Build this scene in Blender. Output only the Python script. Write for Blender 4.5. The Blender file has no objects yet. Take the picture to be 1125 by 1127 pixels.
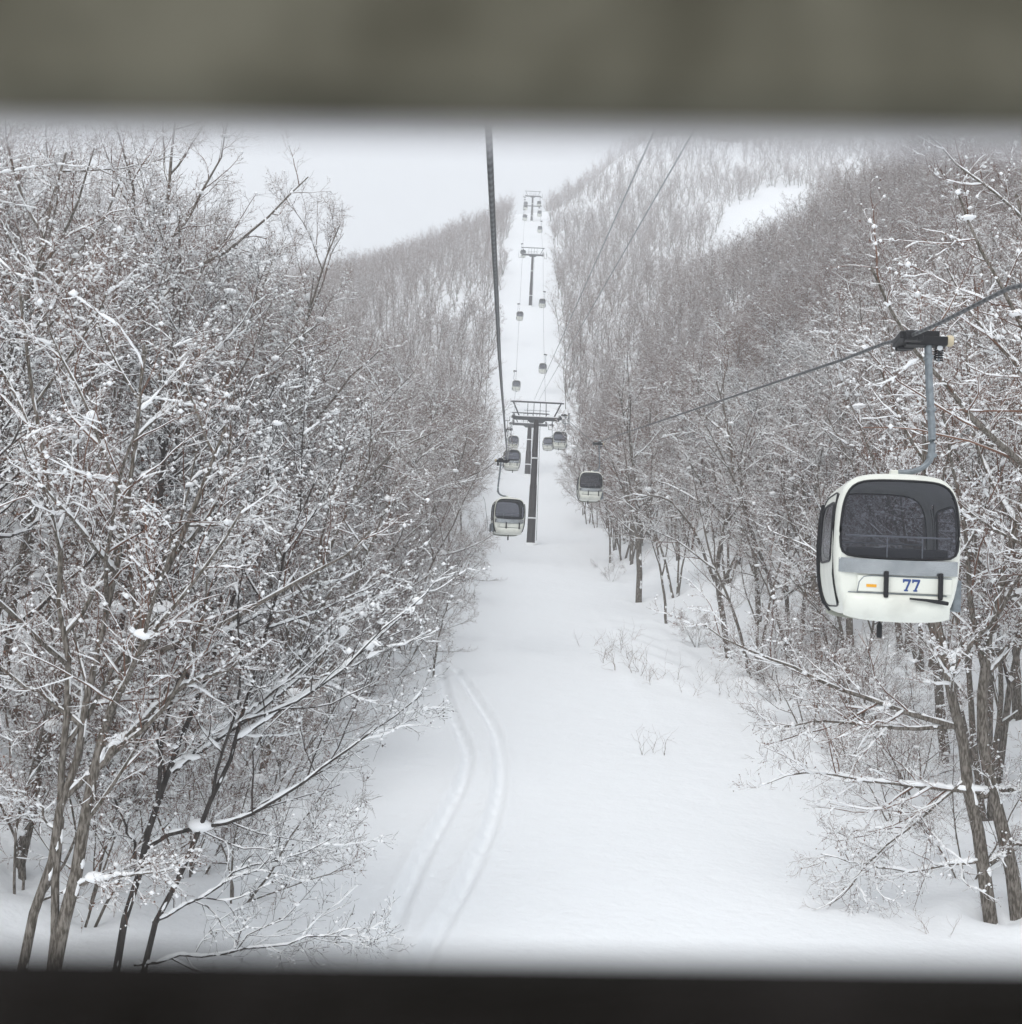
import bpy, math, random
import numpy as np
from mathutils import Matrix, Vector

PI = math.pi
C = bpy.context.scene.collection
rad = math.radians
random.seed(7)
IMG_W, IMG_H = 1125.0, 1127.0
F = 1358.0
PITCH, ROLL = rad(3.64), rad(2.8)

# ------------------------------------------------------------------ camera
cam_d = bpy.data.cameras.new('camera')
cam = bpy.data.objects.new('camera', cam_d)
C.objects.link(cam)
M = Matrix.Rotation(PI / 2 + PITCH, 4, 'X') @ Matrix.Rotation(ROLL, 4, 'Z')
cam.matrix_world = M
cam_d.sensor_fit = 'HORIZONTAL'
cam_d.sensor_width = 36
cam_d.lens = 36 * F / IMG_W
cam_d.clip_start = 0.01
cam_d.clip_end = 6000
cam_d.dof.use_dof = True
cam_d.dof.focus_distance = 60.0
cam_d.dof.aperture_fstop = 7.6
bpy.context.scene.camera = cam
M3 = np.array(M.to_3x3())


def ray(px, py):
    v = M3 @ np.array([(px - IMG_W / 2) / F, -(py - IMG_H / 2) / F, -1.0])
    return v / v[1]


def at(px, py, d):
    return ray(px, py) * d


# ------------------------------------------------------------------ terrain shape
_ty = np.arange(-400, 3000, 1.0)
_ky = [-400, -50, 0, 24, 80, 132, 160, 190, 300, 435, 472, 520, 700, 1500, 3000]
_kz = [-60, -16, -10, -7.2, -0.7, 4.9, 9.5, 17.2, 70, 132, 145, 149, 150, 130, 100]
_tz = np.interp(_ty, _ky, _kz)
_k = np.exp(-0.5 * (np.arange(-24, 25) / 8.0) ** 2)
_tzs = np.convolve(np.pad(_tz, 24, mode='edge'), _k / _k.sum(), mode='valid')


def waves(x, y):
    return (0.5 * np.sin(x * 0.11 + 1.3) * np.sin(y * 0.083 + 0.4) + 0.28 * np.sin(x * 0.31 + y * 0.17 + 2.0)
            + 0.14 * np.sin(x * 0.73 - y * 0.41) + 0.08 * np.sin(x * 1.3 + 0.7) * np.sin(y * 1.13 + 2.1))


def left_edge(y):
    return np.interp(y, [0, 26, 46, 60, 130, 600], [-9.0, -7.2, -5.6, -5.0, -5.0, -4.6])


def right_edge(y):
    return np.interp(y, [0, 26, 60, 80, 130, 600], [10.5, 10.3, 10.0, 8.4, 8.4, 8.2])


def ground(x, y):
    x = np.asarray(x, float); y = np.asarray(y, float)
    z = np.interp(y, _ty, _tzs)
    el = np.maximum(0, left_edge(y) - x)
    er = np.maximum(0, x - right_edge(y))
    el = 250 * (1 - np.exp(-(np.sqrt(el ** 2 + 6.0) - 6.0 ** .5) / 250))
    er = 220 * (1 - np.exp(-(np.sqrt(er ** 2 + 9) - 3) / 220))
    sl = np.interp(y, [0, 30, 90, 150, 250, 330, 450, 3000], [.40, .46, .42, .25, .02, -.15, -.55, -.55])
    sr = np.interp(y, [0, 20, 60, 100, 160, 210, 240, 290, 350, 400, 450, 520, 600, 800, 3000],
                   [.12, .16, .46, .72, .92, .98, .72, .30, .18, .20, .24, .58, 1.02, 1.35, 1.35])
    z = z + 27 * np.exp(-((x - 50) / 40.0) ** 2 - ((y - 535) / 66.0) ** 2)
    z = z + sl * el + sr * er
    amp = np.clip(np.maximum(el, er) / 6, 0, 1) * 0.75 + 0.17
    near = np.clip((y - 25) / 50.0, 0, 1)
    z = z + waves(x, y) * amp * (0.5 + 0.5 * near)
    # low hummocks on the right shoulder of the run
    hm = np.exp(-((x - 7.2) / 2.4) ** 2 - ((y - 62) / 11.0) ** 2)
    z = z + hm * (0.30 + 0.16 * np.sin(x * 2.1 + y * .9) * np.sin(y * .63 - x * .9 + 1.1 * np.sin(x * 1.7)))
    return z


def hit(px, py, d0=12.0, d1=600.0):
    r = ray(px, py)
    d = np.arange(d0, d1, 0.1)
    g = ground(r[0] * d, d) - r[2] * d
    i = np.where(g > 0)[0]
    i = i[0] if len(i) else len(d) - 1
    return np.array([r[0] * d[i], d[i], r[2] * d[i]])


def path_xy(pts):
    p = np.array([hit(a, b)[:2] for a, b in pts])
    t = np.linspace(0, len(p) - 1, 160)
    k = np.arange(len(p))
    q = np.stack([np.interp(t, k, p[:, i]) for i in (0, 1)], 1)
    ker = np.hanning(27); ker /= ker.sum()
    qp = np.pad(q, ((13, 13), (0, 0)), mode='edge')
    return np.stack([np.convolve(qp[:, i], ker, mode='valid') for i in (0, 1)], 1)


TRACKS = [path_xy([(484, 728), (488, 755), (500, 792), (517, 832), (505, 872), (474, 925), (444, 985), (424, 1045), (400, 1120)]),
          path_xy([(500, 735), (520, 762), (545, 800), (553, 850), (542, 905), (514, 970), (484, 1022), (462, 1062), (440, 1120)])]


def track_dz(x, y):
    dz = np.zeros_like(x)
    m = (y > 12) & (y < 75) & (x > -9) & (x < 6)
    xs, ys = x[m], y[m]
    out = np.zeros_like(xs)
    for tr in TRACKS:
        best = np.full(xs.shape, 9e9)
        for a, b in zip(tr[:-1], tr[1:]):
            ab = b - a; L = max(1e-9, ab @ ab)
            t = np.clip(((xs - a[0]) * ab[0] + (ys - a[1]) * ab[1]) / L, 0, 1)
            best = np.minimum(best, np.hypot(xs - a[0] - t * ab[0], ys - a[1] - t * ab[1]))
        lump = 1 + .35 * np.sin(xs * 5.1 + ys * 3.3) * np.sin(ys * 2.3)
        out += -0.15 * np.exp(-(best / 0.17) ** 4) * lump + 0.05 * np.exp(-((best - 0.30) / 0.10) ** 2) * lump
    dz[m] = out
    return dz


# ------------------------------------------------------------------ materials
def mat(name, col, rough=0.7, metal=0.0, noise=None, bump=None, spec=0.3, scale2=None):
    """noise = (scale, second colour, low, high); bump = (scale, strength, distance)"""
    m = bpy.data.materials.new(name); m.use_nodes = True
    nt = m.node_tree; b = nt.nodes['Principled BSDF']
    b.inputs['Base Color'].default_value = (*col, 1)
    b.inputs['Roughness'].default_value = rough
    b.inputs['Metallic'].default_value = metal
    b.inputs['Specular IOR Level'].default_value = spec
    if noise or bump:
        tc = nt.nodes.new('ShaderNodeTexCoord')
    if noise:
        n = nt.nodes.new('ShaderNodeTexNoise'); n.inputs['Scale'].default_value = noise[0]
        n.inputs['Detail'].default_value = 4
        nt.links.new(tc.outputs['Object'], n.inputs['Vector'])
        r = nt.nodes.new('ShaderNodeValToRGB')
        r.color_ramp.elements[0].position = noise[2]; r.color_ramp.elements[1].position = noise[3]
        r.color_ramp.elements[0].color = (*col, 1); r.color_ramp.elements[1].color = (*noise[1], 1)
        nt.links.new(n.outputs['Fac'], r.inputs['Fac']); nt.links.new(r.outputs['Color'], b.inputs['Base Color'])
    if bump:
        n2 = nt.nodes.new('ShaderNodeTexNoise'); n2.inputs['Scale'].default_value = bump[0]
        n2.inputs['Detail'].default_value = 5
        nt.links.new(tc.outputs['Object'], n2.inputs['Vector'])
        bp = nt.nodes.new('ShaderNodeBump'); bp.inputs['Strength'].default_value = bump[1]
        bp.inputs['Distance'].default_value = bump[2]
        nt.links.new(n2.outputs['Fac'], bp.inputs['Height']); nt.links.new(bp.outputs['Normal'], b.inputs['Normal'])
    return m


SNOW = (.88, .90, .92)
M_ground = mat('snow_ground', SNOW, .75, bump=(1.1, .6, .12), spec=.15)
_nt = M_ground.node_tree; _b = _nt.nodes['Principled BSDF']
_n = _nt.nodes.new('ShaderNodeTexNoise'); _n.inputs['Scale'].default_value = 5.0; _n.inputs['Detail'].default_value = 6
_tc = _nt.nodes.new('ShaderNodeTexCoord'); _nt.links.new(_tc.outputs['Object'], _n.inputs['Vector'])
_bp = _nt.nodes.new('ShaderNodeBump'); _bp.inputs['Strength'].default_value = .55; _bp.inputs['Distance'].default_value = .05
_old = _b.inputs['Normal'].links[0].from_socket
_nt.links.new(_old, _bp.inputs['Normal']); _nt.links.new(_n.outputs['Fac'], _bp.inputs['Height']); _nt.links.new(_bp.outputs['Normal'], _b.inputs['Normal'])
M_snow = mat('snow_on_branches', (.93, .94, .95), .8, spec=.1)
M_bark = mat('bark', (.085, .073, .058), .9, noise=(7.0, (.24, .215, .19), .42, .60), bump=(14, .8, .03), spec=.1)
M_bark_dark = mat('dark_bark', (.035, .030, .027), .9, noise=(4.0, (.075, .066, .060), .42, .65), bump=(14, .5, .02), spec=.1)
M_twig = mat('twig', (.115, .062, .044), .9, noise=(.5, (.215, .125, .090), .4, .65), spec=.05)
M_twig_dark = mat('dark_twig', (.045, .036, .032), .9, noise=(.8, (.080, .064, .056), .4, .65), spec=.1)
for _m in (M_bark, M_bark_dark):
    _t = _m.node_tree; _mp = _t.nodes.new('ShaderNodeMapping'); _mp.inputs['Scale'].default_value = (4.0, 4.0, .9)
    _c = [n for n in _t.nodes if n.type == 'TEX_COORD'][0]; _t.links.new(_c.outputs['Object'], _mp.inputs['Vector'])
    for n in [n for n in _t.nodes if n.type == 'TEX_NOISE']: _t.links.new(_mp.outputs['Vector'], n.inputs['Vector'])
M_white = mat('cream_paint', (.72, .73, .665), .34, noise=(3.2, (.58, .585, .53), .48, .80), spec=.5)
M_silver = mat('brushed_silver', (.44, .46, .47), .24, .9, noise=(2.0, (.30, .32, .33), .4, .65))
M_rubber = mat('black_rubber', (.012, .012, .014), .55)
M_navy = mat('navy_print', (.035, .07, .22), .5)
M_orange = mat('amber_sticker', (.75, .36, .03), .5)
M_galv = mat('grey_steel', (.24, .27, .29), .45, .35, noise=(12, (.17, .19, .21), .4, .65))
M_grip = mat('grip_steel', (.018, .018, .02), .5, .3)
M_tan = mat('tan_roller', (.55, .47, .33), .6)
M_seat = mat('dark_seat', (.05, .052, .06), .7)
M_pole = mat('brown_steel', (.040, .036, .038), .6, .2, noise=(1.2, (.060, .054, .054), .4, .7))
M_tower = mat('weathered_steel', (.085, .09, .095), .6, .3)
M_rope = mat('rope_steel', (.085, .09, .095), .5, .5)
M_cable = mat('pale_cable', (.60, .62, .64), .6)
M_line = mat('grey_cable', (.33, .34, .35), .5)
M_concrete = mat('concrete', (.45, .45, .44), .9)


def glass_mat():
    m = bpy.data.materials.new('tinted_glass'); m.use_nodes = True
    nt = m.node_tree; b = nt.nodes['Principled BSDF']
    b.inputs['Base Color'].default_value = (.035, .036, .042, 1); b.inputs['Roughness'].default_value = .08
    b.inputs['Specular IOR Level'].default_value = .5
    t = nt.nodes.new('ShaderNodeBsdfTransparent'); t.inputs['Color'].default_value = (.62, .63, .68, 1)
    mx = nt.nodes.new('ShaderNodeMixShader'); mx.inputs['Fac'].default_value = .42
    nt.links.new(t.outputs[0], mx.inputs[1]); nt.links.new(b.outputs[0], mx.inputs[2])
    nt.links.new(mx.outputs[0], nt.nodes['Material Output'].inputs['Surface'])
    return m


M_glass = glass_mat()


def haze_strip_mat():  # half-transparent white for the added strip that imitates a hazy glow
    m = bpy.data.materials.new('pale_haze_strip'); m.use_nodes = True
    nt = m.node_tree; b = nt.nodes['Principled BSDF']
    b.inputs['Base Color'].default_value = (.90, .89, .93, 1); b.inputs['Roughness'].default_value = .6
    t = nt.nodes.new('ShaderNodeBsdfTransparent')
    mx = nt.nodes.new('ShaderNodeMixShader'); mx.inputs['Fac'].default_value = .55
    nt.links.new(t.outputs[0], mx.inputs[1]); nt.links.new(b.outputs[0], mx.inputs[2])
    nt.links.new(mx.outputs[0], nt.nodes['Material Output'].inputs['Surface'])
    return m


# rope: strands as a bump and slight tone bands
def rope_mat():
    m = bpy.data.materials.new('wire_rope'); m.use_nodes = True
    nt = m.node_tree; b = nt.nodes['Principled BSDF']
    b.inputs['Roughness'].default_value = .45; b.inputs['Metallic'].default_value = .4
    tc = nt.nodes.new('ShaderNodeTexCoord'); w = nt.nodes.new('ShaderNodeTexWave')
    w.inputs['Scale'].default_value = 4.0; w.bands_direction = 'DIAGONAL'; w.inputs['Distortion'].default_value = .4
    nt.links.new(tc.outputs['Object'], w.inputs['Vector'])
    r = nt.nodes.new('ShaderNodeValToRGB')
    r.color_ramp.elements[0].color = (.045, .048, .050, 1); r.color_ramp.elements[1].color = (.14, .145, .15, 1)
    nt.links.new(w.outputs['Fac'], r.inputs['Fac']); nt.links.new(r.outputs['Color'], b.inputs['Base Color'])
    return m


M_wire = rope_mat()


# ------------------------------------------------------------------ mesh helpers
def mesh_np(name, V, quads, m=None, smooth=True, tris=None, mi=None):
    me = bpy.data.meshes.new(name)
    V = np.asarray(V, np.float32)
    quads = np.asarray(quads, np.int32).reshape(-1, 4)
    tris = np.zeros((0, 3), np.int32) if tris is None else np.asarray(tris, np.int32).reshape(-1, 3)
    nq, nt_ = len(quads), len(tris)
    me.vertices.add(len(V)); me.vertices.foreach_set('co', V.ravel())
    me.loops.add(nq * 4 + nt_ * 3)
    me.loops.foreach_set('vertex_index', np.concatenate([quads.ravel(), tris.ravel()]).astype(np.int32))
    me.polygons.add(nq + nt_)
    st = np.concatenate([np.arange(nq) * 4, nq * 4 + np.arange(nt_) * 3]).astype(np.int32)
    me.polygons.foreach_set('loop_start', st)
    me.polygons.foreach_set('use_smooth', np.full(nq + nt_, smooth))
    if m is not None:
        for k in (m if isinstance(m, (list, tuple)) else [m]):
            me.materials.append(k)
    if mi is not None:
        me.polygons.foreach_set('material_index', np.asarray(mi, np.int32))
    me.update(calc_edges=True)
    return me


class MB:
    """collects shapes for ONE mesh object"""
    def __init__(s):
        s.v = []; s.f = []; s.n = 0

    def add(s, V, Fc):
        V = np.asarray(V, float)
        s.v.append(V); s.f += [tuple(int(i) + s.n for i in f) for f in Fc]; s.n += len(V); return s

    def box(s, c, size, rot=None, taper=1.0):
        x, y, z = [a / 2 for a in size]
        V = np.array([(-x, -y, -z), (x, -y, -z), (x, y, -z), (-x, y, -z), (-x * taper, -y, z), (x * taper, -y, z), (x * taper, y, z), (-x * taper, y, z)])
        if rot is not None:
            V = V @ np.array(rot.to_3x3()).T
        return s.add(V + np.array(c), [(0, 3, 2, 1), (4, 5, 6, 7), (0, 1, 5, 4), (1, 2, 6, 5), (2, 3, 7, 6), (3, 0, 4, 7)])

    def tube(s, pts, r, k=8, cap=True):
        P = np.array(pts, float); n = len(P)
        R = np.full(n, r) if np.isscalar(r) else np.array(r, float)
        T = np.gradient(P, axis=0); T /= np.linalg.norm(T, axis=1)[:, None] + 1e-12
        mt = T.mean(0)
        ref = np.array([0, 0, 1.]) if abs(mt[2]) < .8 else np.array([0, 1., 0])
        U = np.cross(T, ref); U /= np.linalg.norm(U, axis=1)[:, None] + 1e-12
        W = np.cross(T, U)
        a = np.arange(k) * 2 * PI / k
        V = P[:, None] + R[:, None, None] * (np.cos(a)[None, :, None] * U[:, None] + np.sin(a)[None, :, None] * W[:, None])
        Fc = [(i * k + j, i * k + (j + 1) % k, (i + 1) * k + (j + 1) % k, (i + 1) * k + j) for i in range(n - 1) for j in range(k)]
        if cap:
            Fc += [tuple(range(k))[::-1], tuple((n - 1) * k + j for j in range(k))]
        return s.add(V.reshape(-1, 3), Fc)

    def build(s, name, m, parent=None, smooth=None, bevel=0):
        me = bpy.data.meshes.new(name)
        V = np.concatenate(s.v)
        me.from_pydata([tuple(v) for v in V], [], s.f)
        me.materials.append(m)
        o = bpy.data.objects.new(name, me); C.objects.link(o); o.parent = parent
        if smooth is not None:
            for p in me.polygons: p.use_smooth = True
            me.update()
            try:
                me.set_sharp_from_angle(angle=rad(smooth))
            except Exception:
                pass
        if bevel:
            b = o.modifiers.new('bevel', 'BEVEL'); b.width = bevel; b.segments = 2; b.limit_method = 'ANGLE'
        return o


def empty(name, loc, rz=0, label=None, cat=None, group=None):
    o = bpy.data.objects.new(name, None); C.objects.link(o)
    o.location = tuple(float(a) for a in loc); o.rotation_euler = (0, 0, rz); o.empty_display_size = .2
    tag(o, label, cat, group)
    return o


def tag(o, label=None, cat=None, group=None, kind=None):
    if label: o['label'] = label
    if cat: o['category'] = cat
    if group: o['group'] = group
    if kind: o['kind'] = kind
    return o


# ------------------------------------------------------------------ ground sheet
def axis(parts):
    out = []
    for a, b, st in parts:
        out.append(np.arange(a, b, st))
    return np.unique(np.concatenate(out))


def grow_axis(a, b, s0, f):
    out = [a]; s = s0
    while out[-1] < b:
        out.append(out[-1] + s); s *= f
    return np.array(out)


gx = np.concatenate([-grow_axis(8.0, 560, .3, 1.06)[::-1], np.arange(-7.9, 11.9, .11), grow_axis(12, 560, .3, 1.06)])
gy = np.concatenate([-grow_axis(0, 150, 2, 1.15)[::-1][:-1], np.arange(0, 20, .5), np.arange(20, 66, .16), grow_axis(66, 1000, .3, 1.012)])
X, Y = np.meshgrid(gx, gy)
Z = ground(X, Y)
Z = Z + track_dz(X, Y)
nx, ny = len(gx), len(gy)
idx = np.arange(nx * ny).reshape(ny, nx)
q = np.stack([idx[:-1, :-1], idx[:-1, 1:], idx[1:, 1:], idx[1:, :-1]], -1).reshape(-1, 4)
gme = mesh_np('ground', np.stack([X, Y, Z], -1).reshape(-1, 3), q, M_ground)
gr = bpy.data.objects.new('ground', gme); C.objects.link(gr); gr['kind'] = 'structure'
gr['label'] = 'snow covered mountainside with a groomed lift corridor between the woods'


# ------------------------------------------------------------------ trees
def nrm(a):
    return a / (np.linalg.norm(a, axis=-1, keepdims=True) + 1e-12)


def tubes(P, R, k):
    B, n, _ = P.shape
    T = nrm(np.gradient(P, axis=1))
    mt = nrm(T.mean(1))
    ref = np.where(np.abs(mt[:, 2:3]) < .8, np.array([[0, 0, 1.]]), np.array([[0, 1., 0]]))
    U = nrm(np.cross(T, ref[:, None, :])); W = np.cross(T, U)
    a = np.arange(k) * 2 * PI / k
    V = P[:, :, None] + R[:, :, None, None] * (np.cos(a)[:, None] * U[:, :, None] + np.sin(a)[:, None] * W[:, :, None])
    b = (np.arange(B) * n * k)[:, None, None]
    i = (np.arange(n - 1) * k)[None, :, None]
    j = np.arange(k)[None, None, :]; j2 = (j + 1) % k
    q = np.stack([b + i + j, b + i + j2, b + i + k + j2, b + i + k + j], -1).reshape(-1, 4)
    return V.reshape(-1, 3), q


def merge(parts):
    V, Q, n = [], [], 0
    for v, q in parts:
        V.append(v); Q.append(q + n); n += len(v)
    return np.concatenate(V), np.concatenate(Q)


def grow(rng, P, R, nper, t0, t1, lenf, ang, npts, wander, up, rf, rmin, lmax=9, lmin=.1, tap=.35, flat=0.0):
    B, n, _ = P.shape
    seg = np.linalg.norm(np.diff(P, axis=1), axis=2); L = seg.sum(1)
    pi_ = np.repeat(np.arange(B), nper); K = len(pi_)
    strat = (np.tile(np.arange(nper), B) + rng.random(K)) / nper
    t = t0 + (t1 - t0) * strat
    f = t * (n - 1); i0 = np.minimum(f.astype(int), n - 2); w = (f - i0)[:, None]
    pos = P[pi_, i0] * (1 - w) + P[pi_, i0 + 1] * w
    tan = nrm(P[pi_, i0 + 1] - P[pi_, i0])
    rp = R[pi_, i0] * (1 - w[:, 0]) + R[pi_, i0 + 1] * w[:, 0]
    rn = rng.normal(size=(K, 3)); rn[:, 2] *= (1 - flat)
    perp = nrm(rn - (rn * tan).sum(1, keepdims=True) * tan)
    a = rad(1) * rng.uniform(ang[0], ang[1], K)[:, None]
    d = nrm(np.cos(a) * tan + np.sin(a) * perp)
    ln = np.clip(L[pi_] * lenf * (1 - .55 * t) * rng.uniform(.55, 1.25, K), lmin, lmax)
    pts = [pos]; st = (ln / (npts - 1))[:, None]
    for s in range(npts - 1):
        d = nrm(d + wander * rng.normal(size=(K, 3)) + np.array([0, 0, up]))
        pts.append(pts[-1] + d * st)
    CP = np.stack(pts, 1)
    r0 = np.minimum(rp * .8, np.maximum(rmin, ln * rf))
    CR = np.maximum(r0[:, None] * (1 - (1 - tap) * np.linspace(0, 1, npts)[None]), rmin * .6)
    return CP, CR


def snow_on(rng, P, R, thick, cover=.8, k=5, rmax=.2, up=1):
    """lumpy snow lying on the upper side of the flatter stretches of each branch"""
    B, n, _ = P.shape
    if up > 1:
        m = (n - 1) * up + 1
        f = np.linspace(0, n - 1, m); i0 = np.minimum(f.astype(int), n - 2); w = (f - i0)
        P = P[:, i0] * (1 - w)[None, :, None] + P[:, i0 + 1] * w[None, :, None]
        R = R[:, i0] * (1 - w) + R[:, i0 + 1] * w
        n = m
    T = nrm(np.gradient(P, axis=1))
    h = np.sqrt(np.clip(1 - T[..., 2] ** 2, 0, 1))
    upv = nrm(np.array([0, 0, 1.]) - T * T[..., 2:3])
    on = np.clip((h - .42) / .38, 0, 1) ** .7
    nz = rng.uniform(.5, 1.3, (B, n)) * (rng.random((B, n)) < cover)
    nz *= (rng.uniform(.35, 1.35, (B, 1)))
    rs = np.minimum((R * .55 + thick) * on * nz, rmax)
    rs = rs * np.linspace(1.08, .42, n)[None]
    rs[:, -1] *= .15; rs[:, 0] *= .6
    off = (R * .75 + rs * .35)
    off = np.where(rs < .003, 0, off)
    return tubes(P + upv * off[..., None], np.maximum(rs, .0005), k)


def pillows(rng, P, K, r0, r1):
    """rounded heaps of snow caught in the forks"""
    pts = P[:, 1:-1].reshape(-1, 3)
    pts = pts[rng.choice(len(pts), K, replace=False)]
    nu, nv = 8, 6
    th = np.arange(nu) * 2 * PI / nu; ph = np.linspace(.12, PI - .12, nv)
    base = np.stack([np.sin(ph)[:, None] * np.cos(th), np.sin(ph)[:, None] * np.sin(th), np.cos(ph)[:, None] * np.ones(nu)], -1)
    V = base[None] * rng.uniform(r0, r1, (K, 1, 1, 1)) * rng.uniform(.7, 1.9, (K, 1, 1, 3)) * np.array([1, 1, .55]) * rng.uniform(.88, 1.12, (K, nv, nu, 1))
    V = V + pts[:, None, None] + np.array([0, 0, r0 * .5])
    i = np.arange(nv - 1)[:, None] * nu; j = np.arange(nu)[None]; j2 = (j + 1) % nu
    q = np.stack([i + j, i + nu + j, i + nu + j2, i + j2], -1).reshape(-1, 4)
    cap = np.array([(0, 1, 2, 3), (0, 3, 4, 5), (0, 5, 6, 7)])
    q = np.concatenate([q, cap, (cap[:, ::-1] + (nv - 1) * nu)])
    Q = (q[None] + (np.arange(K) * nu * nv)[:, None, None]).reshape(-1, 4)
    return V.reshape(-1, 3), Q


def blobs(rng, P, frac, r0, r1):
    pts = P.reshape(-1, 3)
    pts = pts[rng.random(len(pts)) < frac]
    K = len(pts)
    r = rng.uniform(r0, r1, (K, 1, 1)) * np.array([[[1, 1, .75]]]) * rng.uniform(.7, 1.4, (K, 1, 3))
    base = np.array([(1, 0, 0), (0, 1, 0), (-1, 0, 0), (0, -1, 0), (0, 0, 1), (0, 0, -1)], float)
    V = (pts + np.array([0, 0, r0 * .6]))[:, None, :] + base[None] * r
    # each octahedron as four degenerate free quads: two rings of triangles merged into quads
    q = np.array([(4, 0, 5, 1), (4, 1, 5, 2), (4, 2, 5, 3), (4, 3, 5, 0)])
    tri = np.array([(4, 0, 1), (4, 1, 2), (4, 2, 3), (4, 3, 0), (5, 1, 0), (5, 2, 1), (5, 3, 2), (5, 0, 3)])
    T = (tri[None] + (np.arange(K) * 6)[:, None, None]).reshape(-1, 3)
    return V.reshape(-1, 3), T


def resample(pts, n):
    p = np.array(pts, float)
    s = np.concatenate([[0], np.cumsum(np.linalg.norm(np.diff(p, axis=0), axis=1))])
    t = np.linspace(0, s[-1], n)
    q = np.stack([np.interp(t, s, p[:, i]) for i in range(3)], 1)
    for _ in range(2):
        q[1:-1] = (q[:-2] + 2 * q[1:-1] + q[2:]) / 4
    return q


def leaf_bits(rng, P, frac, r):
    pts = P.reshape(-1, 3); pts = pts[rng.random(len(pts)) < frac]; K = len(pts)
    a = nrm(rng.normal(size=(K, 3))); b = nrm(np.cross(a, rng.normal(size=(K, 3))))
    q = np.array([(1, 0), (0, .7), (-1, 0), (0, -.7)])
    V = pts[:, None] + (q[None, :, :1] * a[:, None] + q[None, :, 1:] * b[:, None]) * rng.uniform(.6, 1.3, (K, 1, 1)) * r
    return V.reshape(-1, 3), np.arange(K * 4).reshape(-1, 4)


def plaster(rng, P, R, k=6):
    """wind-blown snow stuck to one side of a stem"""
    up = 8; n = P.shape[1]; m = (n - 1) * up + 1
    f = np.linspace(0, n - 1, m); i0 = np.minimum(f.astype(int), n - 2); w = f - i0
    P = P[:, i0] * (1 - w)[None, :, None] + P[:, i0 + 1] * w[None, :, None]
    R = R[:, i0] * (1 - w) + R[:, i0 + 1] * w
    on = np.clip((np.convolve(rng.random(m), [.25, .5, .25], mode='same') - .50) * 4, 0, 1)
    rs = R * (.03 + on * rng.uniform(.35, .75, (len(P), m)))
    a = rng.uniform(0, 2 * PI); d = np.array([math.cos(a), math.sin(a), 0])
    return tubes(P + d * (R * .55)[..., None], rs, k)


def stems_random(rng, height, nst, spread, r0, lean=(0, 0)):
    n = 14; S = []; RR = []
    for s in range(nst):
        h = height * rng.uniform(.82, 1.05); a = rng.uniform(0, 2 * PI)
        d = np.array([math.cos(a) * spread * rng.uniform(.5, 1) + lean[0], math.sin(a) * spread * rng.uniform(.5, 1) + lean[1], 1.0])
        if nst == 1: d = np.array([rng.normal() * .05 + lean[0], rng.normal() * .05 + lean[1], 1.0])
        d = nrm(d); p = np.array([math.cos(a), math.sin(a), 0]) * (.12 if nst > 1 else 0); p[2] = -.6
        pts = [p]
        for i in range(n - 1):
            d = nrm(d + rng.normal(size=3) * .07 + np.array([0, 0, .03])); pts.append(pts[-1] + d * (h + .6) / (n - 1))
        r = r0 * rng.uniform(.75, 1.1)
        S.append(np.array(pts)); RR.append(r * np.concatenate([[1.35, 1.08], np.linspace(1, .14, n - 2)]))
    return np.array(S), np.array(RR)


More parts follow.
